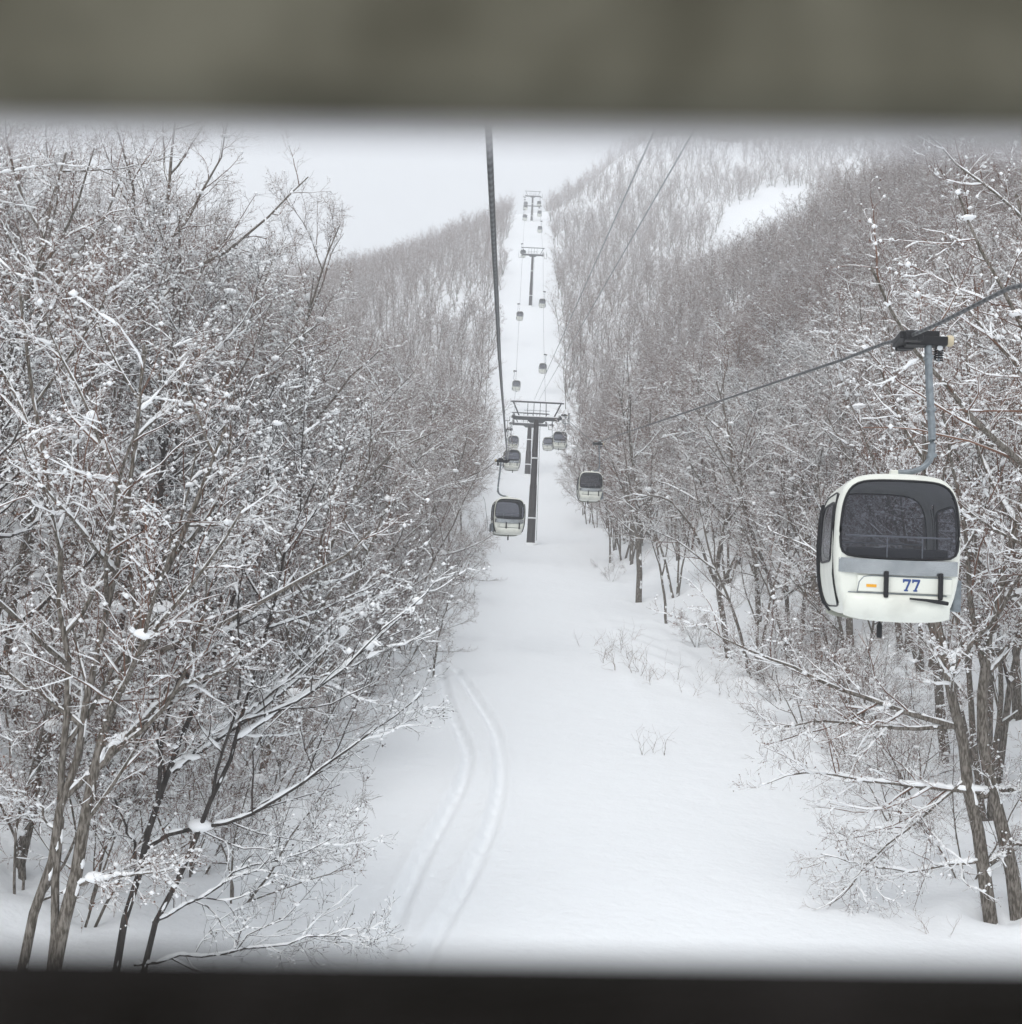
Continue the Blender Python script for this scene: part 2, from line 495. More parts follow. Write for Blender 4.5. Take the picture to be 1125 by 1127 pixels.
def make_tree(seed, level, S, RS, L1=None, crown0=.28, dens=1.0, snowy=1.0, wild=1.0):
    """returns (trunk, crown, snow) as raw arrays; level 0 near, 1 middle, 2 far"""
    rng = np.random.default_rng(seed)
    trunk = [tubes(S, RS, 8 if level == 0 else 5 if level == 1 else 3)]
    crown, snow, sb = [], [], []
    if level < 2: snow.append(plaster(rng, S, RS, 6 if level == 0 else 4))
    n1 = [int(15 * dens), 13, 11][level]
    limbs = []
    if n1 > 0:
        n1s = max(5, int(n1 / (len(S) ** .5)))
        limbs.append(grow(rng, S, RS, n1s, crown0, .97, .52, (28, 66), 9, .10 * wild, .07, .012, .012, lmax=7.0, tap=.25))
    if L1 is not None:
        limbs.append(L1)
    for li, (P1, R1) in enumerate(limbs):
        (trunk if level == 0 else crown).append(tubes(P1, R1, 5 if level == 0 else 3))
        snow.append(snow_on(rng, P1, R1, .028 * snowy if level < 2 else .05, .92, 5 if level == 0 else 3, rmax=.085 if level == 0 else .2, up=5 if level == 0 else 1))
        if level == 0: snow.append(pillows(rng, P1, int(len(P1) * .5), .05, .13))
        if level == 1: snow.append(pillows(rng, P1, int(len(P1) * .5), .08, .20))
        n2 = [int(10 * dens), 9, 8][level] + (7 if (L1 is not None and li == len(limbs) - 1) else 0)
        P2, R2 = grow(rng, P1, R1, n2, .12, 1, .50, (25, 62), 7 if level == 0 else 4, .17 * wild, .05, .009, .007 if level == 0 else .011 if level == 1 else .024, lmax=3.2, lmin=.5)
        crown.append(tubes(P2, R2, 3))
        snow.append(snow_on(rng, P2, R2, (.020 if level == 0 else .026 if level == 1 else .05) * snowy, .82 if level < 2 else .5, 4 if level == 0 else 3, up=2 if level == 0 else 1))
        n3 = [7, 7, 4][level]
        P3, R3 = grow(rng, P2, R2, n3, .1, 1, .52, (25, 60), 5 if level == 0 else 3, .2 * wild, .05, .007, .0052 if level == 0 else .0095 if level == 1 else .021, lmax=1.4, lmin=.35)
        crown.append(tubes(P3, R3, 3))
        if level < 2:
            m = rng.random(len(P3)) < (.85 if level == 0 else .60)
            snow.append(snow_on(rng, P3[m], R3[m], (.0115 if level == 0 else .018) * snowy, .78, 3))
        if level == 0:
            P4, R4 = grow(rng, P3, R3, 4, .1, 1, .6, (22, 60), 3, .2, .06, .006, .0040, lmax=.75, lmin=.2)
            crown.append(tubes(P4, R4, 3))
            crown.append(leaf_bits(rng, P4[:, 1:], .16, .022))
            m = rng.random(len(P4)) < .30 * snowy
            snow.append(snow_on(rng, P4[m], R4[m], .009, .9, 3))
            sb.append(blobs(rng, P4[:, 1:], .10 * snowy, .014, .032))
            sb.append(blobs(rng, P3, .11 * snowy, .020, .050))
            sb.append(blobs(rng, P2, .05 * snowy, .03, .08))
        elif level == 1:
            P4, R4 = grow(rng, P3, R3, 3, .1, 1, .6, (22, 60), 2, .2, .06, .006, .0085, lmax=.8, lmin=.25)
            crown.append(tubes(P4, R4, 3))
            sb.append(blobs(rng, P3, .18 * snowy, .024, .056))
        else:
            sb.append(blobs(rng, P2[:, 1:], .22 * snowy, .06, .14))
    V, Q = merge(snow)
    bv, bt = [], []; n = len(V)
    for v, t in sb:
        bv.append(v); bt.append(t + n); n += len(v)
    return merge(trunk), merge(crown), (np.concatenate([V] + bv), Q, np.concatenate(bt))


def tree_meshes(arr, dark=False):
    (tv, tq), (cv, cq), (sv, sq, st) = arr
    return (mesh_np('trunk', tv, tq, M_bark_dark if dark else M_bark),
            mesh_np('crown', cv, cq, M_twig_dark if dark else M_twig),
            mesh_np('snow', sv, sq, M_snow, tris=st))


def put_tree(meshes, loc, rz, sc, label, group, name='bare_tree', tilt=(0, 0)):
    t = empty(name, loc, 0, label, 'tree', group)
    t.rotation_euler = (tilt[0], tilt[1], rz); t.scale = (sc, sc, sc)
    for me, nm in zip(meshes, ('trunk', 'crown', 'snow')):
        o = bpy.data.objects.new(nm, me); C.objects.link(o); o.parent = t
    return t


def hero(seed, origin, stems, limbs, label, name='bare_tree', dark=False, dens=1.0, snowy=1.0, crown0=.3, group=None):
    """stems / limbs: lists of (points, r0, r1) in world space"""
    o = np.array(origin)
    S = np.array([resample(p, 14) for p, _, _ in stems]) - o
    wg = np.random.default_rng(seed + 9).normal(size=S.shape) * .03
    wg[:, 0] = 0
    wg = wg * min(1, np.ptp(S[0][:, 2]) / 9)
    S = S + wg * np.array([1, 1, .3])
    S[:, 0, 2] -= .5
    RS = np.array([np.linspace(a, b, 14) for _, a, b in stems])
    L1 = None
    if limbs:
        rng = np.random.default_rng(seed + 5)
        LP = np.array([resample(p, 12) for p, _, _ in limbs]) - o
        LP[:, 1:] += rng.normal(size=LP[:, 1:].shape) * .035
        L1 = (LP, np.array([np.linspace(a, b, 12) for _, a, b in limbs]))
    t = empty(name, origin, 0, label, 'tree', group)
    for me, nm in zip(tree_meshes(make_tree(seed, 0, S, RS, L1, crown0=crown0, dens=dens, snowy=snowy), dark), ('trunk', 'crown', 'snow')):
        ob = bpy.data.objects.new(nm, me); C.objects.link(ob); ob.parent = t
    return t


def pl(d, *pts):
    """polyline of points given with a distance; each pt may carry its own distance"""
    return [at(p[0], p[1], p[2] if len(p) > 2 else d) for p in pts]


taken = []


def base_of(pts):
    p = pts[0]; taken.append((p[0], p[1]))
    return (p[0], p[1], float(ground(p[0], p[1])))


# named trees close to the lift line --------------------------------------------------
d = 23.0
s1 = pl(d, (118, 1110), (133, 1040), (150, 960), (182, 860), (215, 770), (245, 690), (285, 590), (300, 500))
s2 = pl(d, (150, 1110), (160, 1040), (195, 965), (237, 880), (262, 800), (292, 715), (312, 610), (350, 520))
hero(11, base_of(s1), [(s1, .075, .02), (s2, .06, .015)],
     [(pl(d, (158, 935), (190, 915), (235, 903), (285, 900), (320, 872), (355, 842), (405, 812), (462, 765)), .045, .010),
      (pl(d, (148, 1062), (190, 1052), (250, 1055), (310, 1035), (370, 1025), (412, 1032)), .028, .007),
      (pl(d, (152, 965), (140, 905), (115, 868), (106, 848)), .035, .012),
      (pl(d, (168, 1015), (215, 995), (262, 955), (310, 945), (375, 920)), .026, .007),
      (pl(d, (190, 850), (220, 810), (300, 770), (350, 700), (400, 660)), .03, .008),
      (pl(d, (182, 862), (170, 790), (160, 740), (175, 690)), .03, .01)],
     'slender dark twin-stemmed tree whose long low branch reaches over the ski tracks', dark=True, dens=.8, crown0=.35, snowy=1.3)
d = 21.5
s1 = pl(d, (5, 1120), (35, 1020), (65, 920), (90, 800), (112, 700), (135, 590), (150, 470), (160, 380))
s2 = pl(d, (52, 1120), (68, 1020), (90, 920), (100, 850), (130, 760), (165, 660), (215, 560), (250, 470))
s3 = pl(d, (52, 1090), (60, 1010), (68, 930), (70, 830), (80, 690), (55, 560), (40, 440), (20, 320))
hero(12, base_of(s2), [(s1, .095, .025), (s2, .135, .03), (s3, .08, .025)],
     [(pl(d, (100, 850), (130, 822), (165, 790), (210, 745), (270, 725)), .075, .02),
      (pl(d, (90, 800), (60, 770), (20, 750), (-40, 700)), .05, .015),
      (pl(d, (130, 760), (150, 700), (210, 640), (270, 600)), .05, .012),
      (pl(d, (72, 985), (110, 965), (165, 962), (200, 955)), .04, .01),
      (pl(d, (65, 920), (30, 880), (-10, 860)), .03, .01)],
     'stout grey-barked clump of three trunks in the lower left corner', dens=1.0, snowy=1.3, crown0=.3)
d = 28.0
s1 = pl(d, (1094, 1010), (1080, 930), (1062, 850), (1050, 770), (1034, 690), (1018, 600), (1012, 500), (1020, 400))
s2 = pl(d, (1124, 1015), (1110, 950), (1092, 880), (1078, 810), (1085, 720), (1110, 610), (1140, 480), (1150, 380))
hero(13, base_of(s1), [(s1, .165, .04), (s2, .175, .04)],
     [(pl(d, (1090, 872), (1040, 872), (985, 865), (930, 855), (880, 845), (845, 862)), .06, .012),
      (pl(d, (1078, 948), (1030, 955), (985, 958), (940, 945), (905, 940)), .045, .01),
      (pl(d, (1062, 860), (1010, 905), (975, 930), (950, 960), (915, 998)), .04, .010),
      (pl(d, (1050, 800), (1000, 805), (950, 795), (890, 795), (838, 800)), .06, .010),
      (pl(d, (1052, 800), (1000, 785), (945, 765), (900, 750), (860, 728), (815, 712), (775, 690)), .07, .012),
      (pl(d, (1040, 740), (1080, 700), (1130, 690)), .06, .02),
      (pl(d, (1072, 880), (1110, 868), (1160, 870)), .08, .03),
      (pl(d, (1090, 950), (1110, 930), (1150, 925)), .05, .02)],
     'thick brown double trunk at the right edge with snowy limbs reaching over the run', dens=.9, snowy=1.5, crown0=.35)
d = 60.0
g0 = hit(805, 724)
d = g0[1]
s1 = pl(d, (805, 728), (796, 680), (788, 650), (786, 620), (800, 575), (812, 520), (800, 470), (790, 420))
hero(14, base_of(s1), [(s1, .16, .03)],
     [(pl(d, (787, 640), (772, 600), (755, 570), (735, 545), (720, 540), (705, 548)), .09, .03),
      (pl(d, (790, 655), (812, 610), (832, 560), (850, 500)), .09, .03)],
     'forked tree with an arching snow-laden limb at the foot of the right wood', dens=.8, snowy=1.5, crown0=.4)
g0 = hit(703, 663); d = g0[1]
s1 = pl(d, (703, 668), (704, 620), (703, 570), (700, 520), (690, 470), (680, 430))
hero(15, base_of(s1), [(s1, .22, .05)], None,
     'straight broad-crowned tree standing foremost on the right border, near the third cabin', dens=1.0, snowy=1.4, crown0=.25)
g0 = hit(735, 686); d = g0[1]
s1 = pl(d, (735, 690), (731, 660), (727, 630), (722, 590), (716, 560), (705, 540))
hero(16, base_of(s1), [(s1, .09, .02)], None,
     'thin leaning young tree just right of the broad-crowned border tree', dens=.5, snowy=1.4, crown0=.35)
g0 = hit(477, 745); d = g0[1]
s1 = pl(d, (476, 748), (480, 715), (488, 680), (497, 650))
hero(17, base_of(s1), [(s1, .05, .015)], None,
     'bare leaning sapling beside the upper end of the ski tracks', dens=.4, snowy=.8, crown0=.2, name='sapling')
g0 = hit(158, 885); d = g0[1]
s1 = pl(d, (156, 890), (158, 830), (163, 770), (170, 700), (172, 600), (180, 480))
hero(18, base_of(s1), [(s1, .24, .05)], None,
     'upright dark trunk standing alone behind the slender twin-stemmed tree', dark=True, dens=1.0, snowy=1.2, crown0=.35)

# variants ----------------------------------------------------------------------------
specs = [(14.5, 1, .2, .15), (15.5, 2, .16, .12), (13.0, 3, .24, .10), (16.0, 1, .2, .18), (12.0, 2, .3, .09), (14.0, 3, .2, .10), (9.0, 2, .25, .06)]
rv = np.random.default_rng(3)
near_vars = []
for i, (h, ns, sp, r0) in enumerate(specs):
    S, RS = stems_random(rv, h, ns, sp, r0)
    near_vars.append(tree_meshes(make_tree(100 + i, 0, S, RS, crown0=.24, dens=1.0, snowy=1.1), dark=(i in (4,))))


def lod_object(name, seed, level, spec):
    h, ns, sp, r0 = spec
    S, RS = stems_random(np.random.default_rng(seed), h, ns, sp, r0 * (1 if level == 1 else 1.25))
    (tv, tq), (cv, cq), (sv, sq, st) = make_tree(seed, level, S, RS, crown0=.24, snowy=1.15)
    V = np.concatenate([tv, cv, sv])
    Q = np.concatenate([tq, cq + len(tv), sq + len(tv) + len(cv)])
    mi = np.concatenate([np.zeros(len(tq)), np.ones(len(cq)), np.full(len(sq), 2), np.full(len(st), 2)])
    me = mesh_np(name, V, Q, [M_bark, M_twig, M_snow], tris=st + len(tv) + len(cv), mi=mi)
    return bpy.data.objects.new(name, me)


def in_run(x, y):
    if y < 150 and x > 0:
        m = 1.0
    else:
        m = .6
    return left_edge(y) - .4 < x < right_edge(y) + m


def open_patch(x, y):
    """the treeless snowfield in the gully high on the right"""
    u = (x - (72 + (y - 360) * .27)) / 17.0; v = (y - 362) / 80.0
    return u * u + v * v < 1


rp = np.random.default_rng(21)
cand = []
for yy in np.arange(17, 114, 3.45):
    for xx in np.arange(-62, 66, 3.45):
        x = xx + rp.uniform(-1.4, 1.4); y = yy + rp.uniform(-1.4, 1.4)
        if in_run(x, y): continue
        if abs(x) > .44 * y + 3.5: continue
        if y < 30 and -9.5 < x < 12.5: continue
        if any((x - a) ** 2 + (y - b) ** 2 < 4 for a, b in taken): continue
        if x > 0 and y < 36 and x < 13: continue
        if x > 0 and 42 < y < 112 and x < right_edge(y) + 6 and rp.random() < .6: continue
        cand.append((x, y))
cand.sort(key=lambda p: math.hypot(*p))
NEAR = 282
near_set, rest = cand[:NEAR], cand[NEAR:]
counts = {}
for x, y in near_set:
    k = int(rp.integers(0, 6))
    side = 'left' if x < 0 else 'right'
    ed = (left_edge(y) - x) if x < 0 else (x - right_edge(y))
    if ed < 2.2 and rp.random() < .5: k = 6
    dd = math.hypot(x, y)
    if ed < 4:
        lab = f'snow-dusted bare tree on the border of the {side} wood along the run'
        grp = f'trees bordering the run on the {side}'
    elif dd < 55:
        lab = f'snow-laden bare tree close by in the {side} wood, behind its border trees'
        grp = f'nearer trees inside the {side} wood'
    else:
        lab = f'snow-laden bare tree farther back inside the {side} wood'
        grp = f'farther trees inside the {side} wood'
    sc = rp.uniform(.82, 1.12) * (1.08 if dd < 60 and ed > 4 else .95)
    if ed < 3: sc *= .85
    lean = -np.sign(x) * (.10 if ed < 4 else .03)
    z = float(ground(x, y)) - .1
    t = put_tree(near_vars[k], (x, y, z), rp.uniform(0, 2 * PI), sc, lab, grp)
    # lean toward the light of the run, whatever the spin
    t.rotation_mode = 'QUATERNION'
    qz = Matrix.Rotation(rp.uniform(0, 2 * PI), 4, 'Z'); ql = Matrix.Rotation(lean, 4, 'Y') @ Matrix.Rotation(rp.normal() * .04, 4, 'X')
    t.rotation_quaternion = (ql @ qz).to_quaternion()

# young growth: thin upright saplings along the foot of both woods
sap_vars = []
for i in range(3):
    rng = np.random.default_rng(500 + i)
    S, RS = stems_random(rng, 5.2, 3 + i, .42, .030)
    sap_vars.append(tree_meshes(make_tree(520 + i, 0, S, RS, crown0=.12, dens=.62, snowy=.8), dark=False))
sap_px = [(30, 985, 1.2), (95, 1010, 1.0), (215, 960, .8), (262, 985, .9), (20, 900, 1.1), (110, 890, 1.0), (240, 870, .9), (300, 880, .8), (60, 850, 1.1),
          (330, 820, .9), (190, 830, 1.0), (280, 800, 1.1), (370, 790, .8), (400, 765, .9), (335, 760, 1.1), (430, 745, .8), (390, 735, 1.0), (450, 720, .9), (462, 700, .9), (485, 660, 1.0), (505, 640, 1.0),
          (1060, 960, .8), (985, 900, .6), (1010, 870, .9), (930, 830, .7), (890, 800, .8), (960, 800, .9), (860, 770, .8), (845, 750, .7), (768, 712, .4), (672, 640, .4)]
for i, (a_, b_, s_) in enumerate(sap_px):
    p = hit(a_, b_); sd_ = 'left' if p[0] < 0 else 'right'
    t = put_tree(sap_vars[i % 3], (p[0], p[1], float(ground(p[0], p[1])) - .05), 0, s_, 'thin many-stemmed sapling at the foot of the %s wood' % sd_, 'saplings at the foot of the %s wood' % sd_, name='sapling')
    t.rotation_mode = 'QUATERNION'
    t.rotation_quaternion = (Matrix.Rotation(.14 if p[0] < 0 else -.14, 4, 'Y') @ Matrix.Rotation(i * 2.1, 4, 'Z')).to_quaternion()
    taken.append((p[0], p[1]))

# hollows and low rims of snow round the stems
co = np.empty(len(gme.vertices) * 3, np.float32); gme.vertices.foreach_get('co', co); co = co.reshape(-1, 3)
m = (co[:, 1] > 15) & (co[:, 1] < 95) & (np.abs(co[:, 0]) < 34)
ids = np.where(m)[0]; sub = co[ids].copy()
for tx, ty in list(taken) + [p for p in near_set if p[1] < 90]:
    k = np.where((np.abs(sub[:, 0] - tx) < 2) & (np.abs(sub[:, 1] - ty) < 2))[0]
    if len(k) == 0: continue
    rr = np.hypot(sub[k, 0] - tx, sub[k, 1] - ty)
    sub[k, 2] += -.26 * np.exp(-(rr / .42) ** 2) + .12 * np.exp(-((rr - .95) / .4) ** 2)
co[ids] = sub; gme.vertices.foreach_set('co', co.ravel()); gme.update()

# far wood ------------------------------------------------------------------------------
pts, var = list(), list()
for x, y in rest:
    pts.append((x, y)); var.append(int(rp.integers(0, 5)))


def band(y0, y1, st, xl, lo, hi):
    for yy in np.arange(y0, y1, st):
        w = .46 * yy + 14
        for xx in np.arange(-w, w, st):
            x = xx + rp.uniform(-.45, .45) * st; y = yy + rp.uniform(-.45, .45) * st
            if in_run(x, y) or open_patch(x, y): continue
            if y > 500 and x < 6: continue
            # thin out in snowy streaks on the high slope
            if y > 260 and math.sin(x * .09 + y * .021) * math.sin(x * .031 - y * .05 + 1) > .55 and rp.random() < .7: continue
            pts.append((x, y)); var.append(int(rp.integers(lo, hi)))


band(112, 205, 3.5, 0, 0, 5)
band(205, 480, 3.5, 0, 5, 9)
band(480, 900, 5.0, 0, 5, 9)
P = np.array(pts)
pz = ground(P[:, 0], P[:, 1]) - .2
fme = bpy.data.meshes.new('forest')
fme.from_pydata([(float(a), float(b), float(c)) for (a, b), c in zip(P, pz)], [], [])
at_v = fme.attributes.new('variant', 'INT', 'POINT'); at_v.data.foreach_set('value', np.array(var, np.int32))
at_r = fme.attributes.new('spin', 'FLOAT_VECTOR', 'POINT')
n = len(P)
rv3 = np.stack([rp.normal(size=n) * .05, rp.normal(size=n) * .05, rp.uniform(0, 2 * PI, n)], 1).astype(np.float32)
at_r.data.foreach_set('vector', rv3.ravel())
at_s = fme.attributes.new('size', 'FLOAT', 'POINT'); at_s.data.foreach_set('value', (rp.uniform(.78, 1.15, n) * np.interp(P[:, 1], [100, 130, 205, 300, 450, 900], [.95, .86, .70, .58, .52, .62])).astype(np.float32))
forest = bpy.data.objects.new('forest', fme); C.objects.link(forest)
tag(forest, 'far snow-dusted bare forest covering the slopes beyond the nearer trees', 'forest', None, 'stuff')
print('far trees', n, 'near', len(near_set), 'last near', math.hypot(*near_set[-1]))
kinds = bpy.data.collections.new('forest_kinds')
for i in range(5): kinds.objects.link(lod_object('wood_kind_%s' % 'abcdefghi'[i], 300 + i, 1, specs[i]))
for i in range(5, 9): kinds.objects.link(lod_object('wood_kind_%s' % 'abcdefghi'[i], 300 + i, 2, specs[i - 5]))
ng = bpy.data.node_groups.new('forest_scatter', 'GeometryNodeTree')
ng.interface.new_socket('Geometry', in_out='INPUT', socket_type='NodeSocketGeometry')
ng.interface.new_socket('Geometry', in_out='OUTPUT', socket_type='NodeSocketGeometry')
gi = ng.nodes.new('NodeGroupInput'); go = ng.nodes.new('NodeGroupOutput')
iop = ng.nodes.new('GeometryNodeInstanceOnPoints'); ci = ng.nodes.new('GeometryNodeCollectionInfo')
ci.inputs['Collection'].default_value = kinds
ci.inputs['Separate Children'].default_value = True; ci.inputs['Reset Children'].default_value = True
iop.inputs['Pick Instance'].default_value = True


def named(nm, ty):
    a = ng.nodes.new('GeometryNodeInputNamedAttribute'); a.data_type = ty; a.inputs['Name'].default_value = nm
    return a.outputs['Attribute']


ng.links.new(gi.outputs[0], iop.inputs['Points']); ng.links.new(ci.outputs[0], iop.inputs['Instance'])
ng.links.new(named('variant', 'INT'), iop.inputs['Instance Index'])
ng.links.new(named('spin', 'FLOAT_VECTOR'), iop.inputs['Rotation'])
ng.links.new(named('size', 'FLOAT'), iop.inputs['Scale'])
ng.links.new(iop.outputs[0], go.inputs[0])
md = forest.modifiers.new('scatter', 'NODES'); md.node_group = ng

# small weeds and saplings poking through the snow ------------------------------------------
weed_vars = []
for i in range(3):
    rng = np.random.default_rng(60 + i)
    S, RS = stems_random(rng, 1.0, 3, .7, .011)
    S[:, :, :2] += np.cumsum(rng.normal(size=(3, 14, 2)) * .035, axis=1)
    P2, R2 = grow(rng, S, RS, 7, .35, 1, .6, (30, 70), 5, .3, -.02, .008, .0045, lmax=.7, lmin=.2)
    v, qd = merge([tubes(S, RS, 4), tubes(P2, R2, 3)])
    weed_vars.append(mesh_np('weed', v, qd, M_twig))
weed_px = [(722, 832, 'single frail sprig standing alone in the middle of the run', 1.0),
           (645, 712, '', 1), (662, 728, '', 1.2), (676, 716, '', 1.1), (684, 735, '', 1.3), (699, 726, '', 1.1), (706, 742, '', 1.2), (716, 752, '', 1.0),
           (735, 748, '', 1.1), (781, 752, '', 1.0), (756, 765, '', .9), (690, 705, '', 1.0), (800, 765, '', 1.0),
           (1035, 1028, 'small sprig in the snow left of the thick double trunk', .6), (1085, 1002, 'tiny sprig at the foot of the double trunk', .4)]
for i, (a, b, lab, s) in enumerate(weed_px):
    p = hit(a, b)
    o = bpy.data.objects.new('twig_sprig', weed_vars[i % 3]); C.objects.link(o)
    o.location = (p[0], p[1], float(ground(p[0], p[1])) - .05); o.rotation_euler = (0, 0, i * 1.3); o.scale = (s, s, s)
    tag(o, lab or 'bare sprig poking through the hummocky snow right of the run', 'sprig', None if lab else 'sprigs on the hummocky snow at the right of the run')


# ------------------------------------------------------------------ lift line
XL, XR = -.28, 4.80
T = [dict(y=132, z=19.0), dict(y=190, z=26.2), dict(y=300, z=83.3), dict(y=435, z=142.0)]
ropeL = [(-80, 9), (-2, 3.05), (8.5, 3.12), (18.5, 3.42), (58, 6.1), (106, 13.9), (129, 18.6), (132, 19.0), (135, 19.5), (168, 22.9), (188, 25.6), (190, 26.2), (193, 27.2),
         (240, 49), (297, 81.6), (300, 83.3), (303, 84.7), (365, 109.5), (432, 140.8), (435, 142), (440, 142.8), (520, 158)]
ropeR = [(-80, 12), (4, 2.75), (11.6, 3.17), (15.3, 3.38), (74, 9.1), (127, 18.4), (132, 19.0), (135, 19.5), (168, 22.9), (188, 25.6), (190, 26.2), (193, 27.2),
         (240, 49), (297, 81.6), (300, 83.3), (303, 84.7), (365, 109.5), (432, 140.8), (435, 142), (440, 142.8), (520, 158)]


def rz_(kn, y): return float(np.interp(y, [a for a, b in kn], [b for a, b in kn]))


def rope(x, kn, label):
    ys = np.unique(np.concatenate([np.array([a for a, b in kn]), np.arange(-80, 520, 2.0)]))
    zs = np.interp(ys, [a for a, b in kn], [b for a, b in kn])
    zz = zs.copy()
    zz[1:-1] = (zs[:-2] + 2 * zs[1:-1] + zs[2:]) / 4
    b = MB().tube(np.stack([np.full(len(ys), x), ys, zz], 1), .025, 8)
    o = b.build('haul_rope', M_wire, smooth=60)
    tag(o, label, 'rope')


rope(XL, ropeL, 'thick dark steel haul rope running down from the window top to the nearest pylon')
rope(XR, ropeR, 'thin steel haul rope that carries cabin 77 on the right')
for x0, p0, lab in ((1.9, at(719, 147, 13), 'left one of two thin grey cables rising steeply right of the thick rope'),
                    (2.4, at(762, 147, 13), 'right one of two thin grey cables rising steeply right of the thick rope')):
    e = np.array([x0, 132, 20.6]); s = np.array(p0); s0 = s + (s - e) * .15
    o = MB().tube([s0 + (e - s0) * t + np.array([0, 0, -0.0 * t * (1 - t)]) for t in np.linspace(0, 1, 30)], .012, 6).build('overhead_cable', M_line)
    tag(o, lab, 'cable')


# ---- pylons
def snowcap(name, c, size, parent):
    b = MB().box(c, size)
    return b.build(name, M_snow, parent, bevel=min(size) * .4)


def pylon(t, label, levels=1, r0=.46, r1=.27):
    y, zr = t['y'], t['z']
    xc = (XL + XR) / 2; zg = float(ground(xc, y))
    root = empty('lift_pylon', (xc, y, zg), 0, label, 'pylon', 'lift pylons up the corridor')
    H = zr - zg; hw = (XR - XL) / 2
    zs = [0 - .5, H * .45, H * .47, H - .9]
    MB().tube([(0, 0, -.5), (0, 0, H * .45), (0, 0, H * .47), (0, 0, H - .55)], [r0, (r0 + r1) / 2 * 1.06, (r0 + r1) / 2 * .95, r1], 20).build('pole', M_pole, root, smooth=40)
    for hh in (.20, .66):
        rr = r0 + (r1 - r0) * hh + .07
        MB().tube([(0, 0, H * hh), (0, 0, H * hh + .14)], rr, 20).build('collar', M_snow, root, smooth=40)
    MB().tube([(0, 0, -.6), (0, 0, .12), (0, 0, .22)], [r0 + .30, r0 + .28, r0 + .12], 20).build('footing', M_snow, root, smooth=40)
    lad = MB()
    for sx in (-.18, .18): lad.tube([(r0 + .14, sx, .5), (r1 + .14, sx, H - .8)], .02, 6)
    for k in range(int((H - 1.5) / .35)):
        zz = .7 + k * .35; xx = r0 + .14 + (r1 - r0) * zz / H
        lad.tube([(xx, -.18, zz), (xx, .18, zz)], .014, 5)
    lad.build('ladder', M_tower, root)
    zc = H - .42
    cb = MB().box((0, 0, zc), (2 * hw - .1, .42, .34)); cb.box((0, .0, zc - .3), (1.3, .40, .30), taper=1.6)
    cb.build('crossarm', M_tower, root, bevel=.03)
    snowcap('snow_cap', (0, 0, zc + .22), (2 * hw - .5, .40, .11), root)
    for s in (-1, 1):
        x = s * hw
        slope = (rz_(ropeL, y + 3) - rz_(ropeL, y - 3)) / 6
        tr = bpy.data.objects.new('sheave_train', None); C.objects.link(tr); tr.parent = root
        tr.location = (x, 0, H); tr.rotation_euler = (math.atan(slope), 0, 0)
        b = MB()
        b.box((-.11, 0, -.22), (.05, 4.2, .12)); b.box((.11, 0, -.22), (.05, 4.2, .12)); b.box((0, 0, -.34), (.34, .5, .22))
        for q_ in (-1.5, -.5, .5, 1.5): b.box((0, q_, -.19), (.2, .12, .12))
        b.build('sheave_beam', M_tower, tr)
        wb = MB().tube([(-.05, 0, 0), (-.03, 0, 0), (.03, 0, 0), (.05, 0, 0)], [.19, .165, .165, .19], 14)
        w0 = None
        for k in range(8):
            if w0 is None:
                w0 = wb.build('sheave_wheel', M_rubber, tr, smooth=40); w = w0
            else:
                w = w0.copy(); C.objects.link(w)
            w.parent = tr; w.location = (0, -1.85 + k * .53, -.20)
        cw = MB()
        cw.box((s * .62, 0, -.75), (.6, 4.4, .05))
        for q_ in (-2.15, -.72, .72, 2.15):
            cw.tube([(s * .92, q_, -.75), (s * .92, q_, .35)], .022, 5); cw.tube([(s * .34, q_, -.75), (s * .34, q_, -.3)], .02, 5)
        for zz in (-.2, .35): cw.tube([(s * .92, -2.15, zz), (s * .92, 2.15, zz)], .02, 5)
        cw.build('catwalk', M_tower, tr)
        snowcap('snow_cap', (s * .62, 0, -.69), (.55, 4.2, .08), tr)
    lf = MB()
    zt = H + 1.35
    for s in (-1, 1):
        lf.tube([(s * (hw - .72), 0, zc + .1), (s * (hw + .05), 0, zt)], .075, 8)
        lf.tube([(s * 1.0, 0, zc + .1), (s * 1.0, 0, zt)], .03, 6)
        lf.tube([(s * .34, 0, zc + .1), (s * .34, 0, zt)], .03, 6)
    lf.box((0, 0, zt), (2 * hw + .7, .16, .13))
    for zz in (.35, .72): lf.tube([(-1.4, .25, zc + .2 + zz), (1.4, .25, zc + .2 + zz)], .024, 6)
    lf.build('lifting_frame', M_tower, root)
    snowcap('snow_cap', (0, 0, zt + .12), (2 * hw + .3, .2, .10), root)
    if levels == 2:
        b = MB().box((0, 0, zc - 3.6), (2 * hw + .5, .3, .24))
        for s in (-1, 1): b.box((s * hw, 0, zc - 3.9), (.4, 1.6, .4))
        b.build('lower_crossarm', M_tower, root)
    return root


pylon(T[0], 'nearest dark steel pylon with lifting frame, right beside the nearest cabin of the left line')
pylon(T[1], 'second pylon, shorter, just behind and left of the nearest one', r0=.48, r1=.30)
pylon(T[2], 'slim pylon halfway up the steep part of the corridor', r0=.42, r1=.28)
pylon(T[3], 'topmost pylon with two crossarms against the sky at the crest', levels=2, r0=.42, r1=.30)


# ---- gondola cabins
KP = [(0, 0), (.36, 0), (.52, .03), (.62, .13), (.69, .42), (.715, .75), (.712, 1.08), (.69, 1.38), (.625, 1.61), (.50, 1.735), (.30, 1.785), (0, 1.80)]
KW = [(0, .715), (.30, .725), (.52, .74), (.60, .76), (.650, .82), (.668, .98), (.662, 1.18), (.630, 1.42), (.56, 1.585), (.44, 1.665), (.25, 1.69), (0, 1.695)]


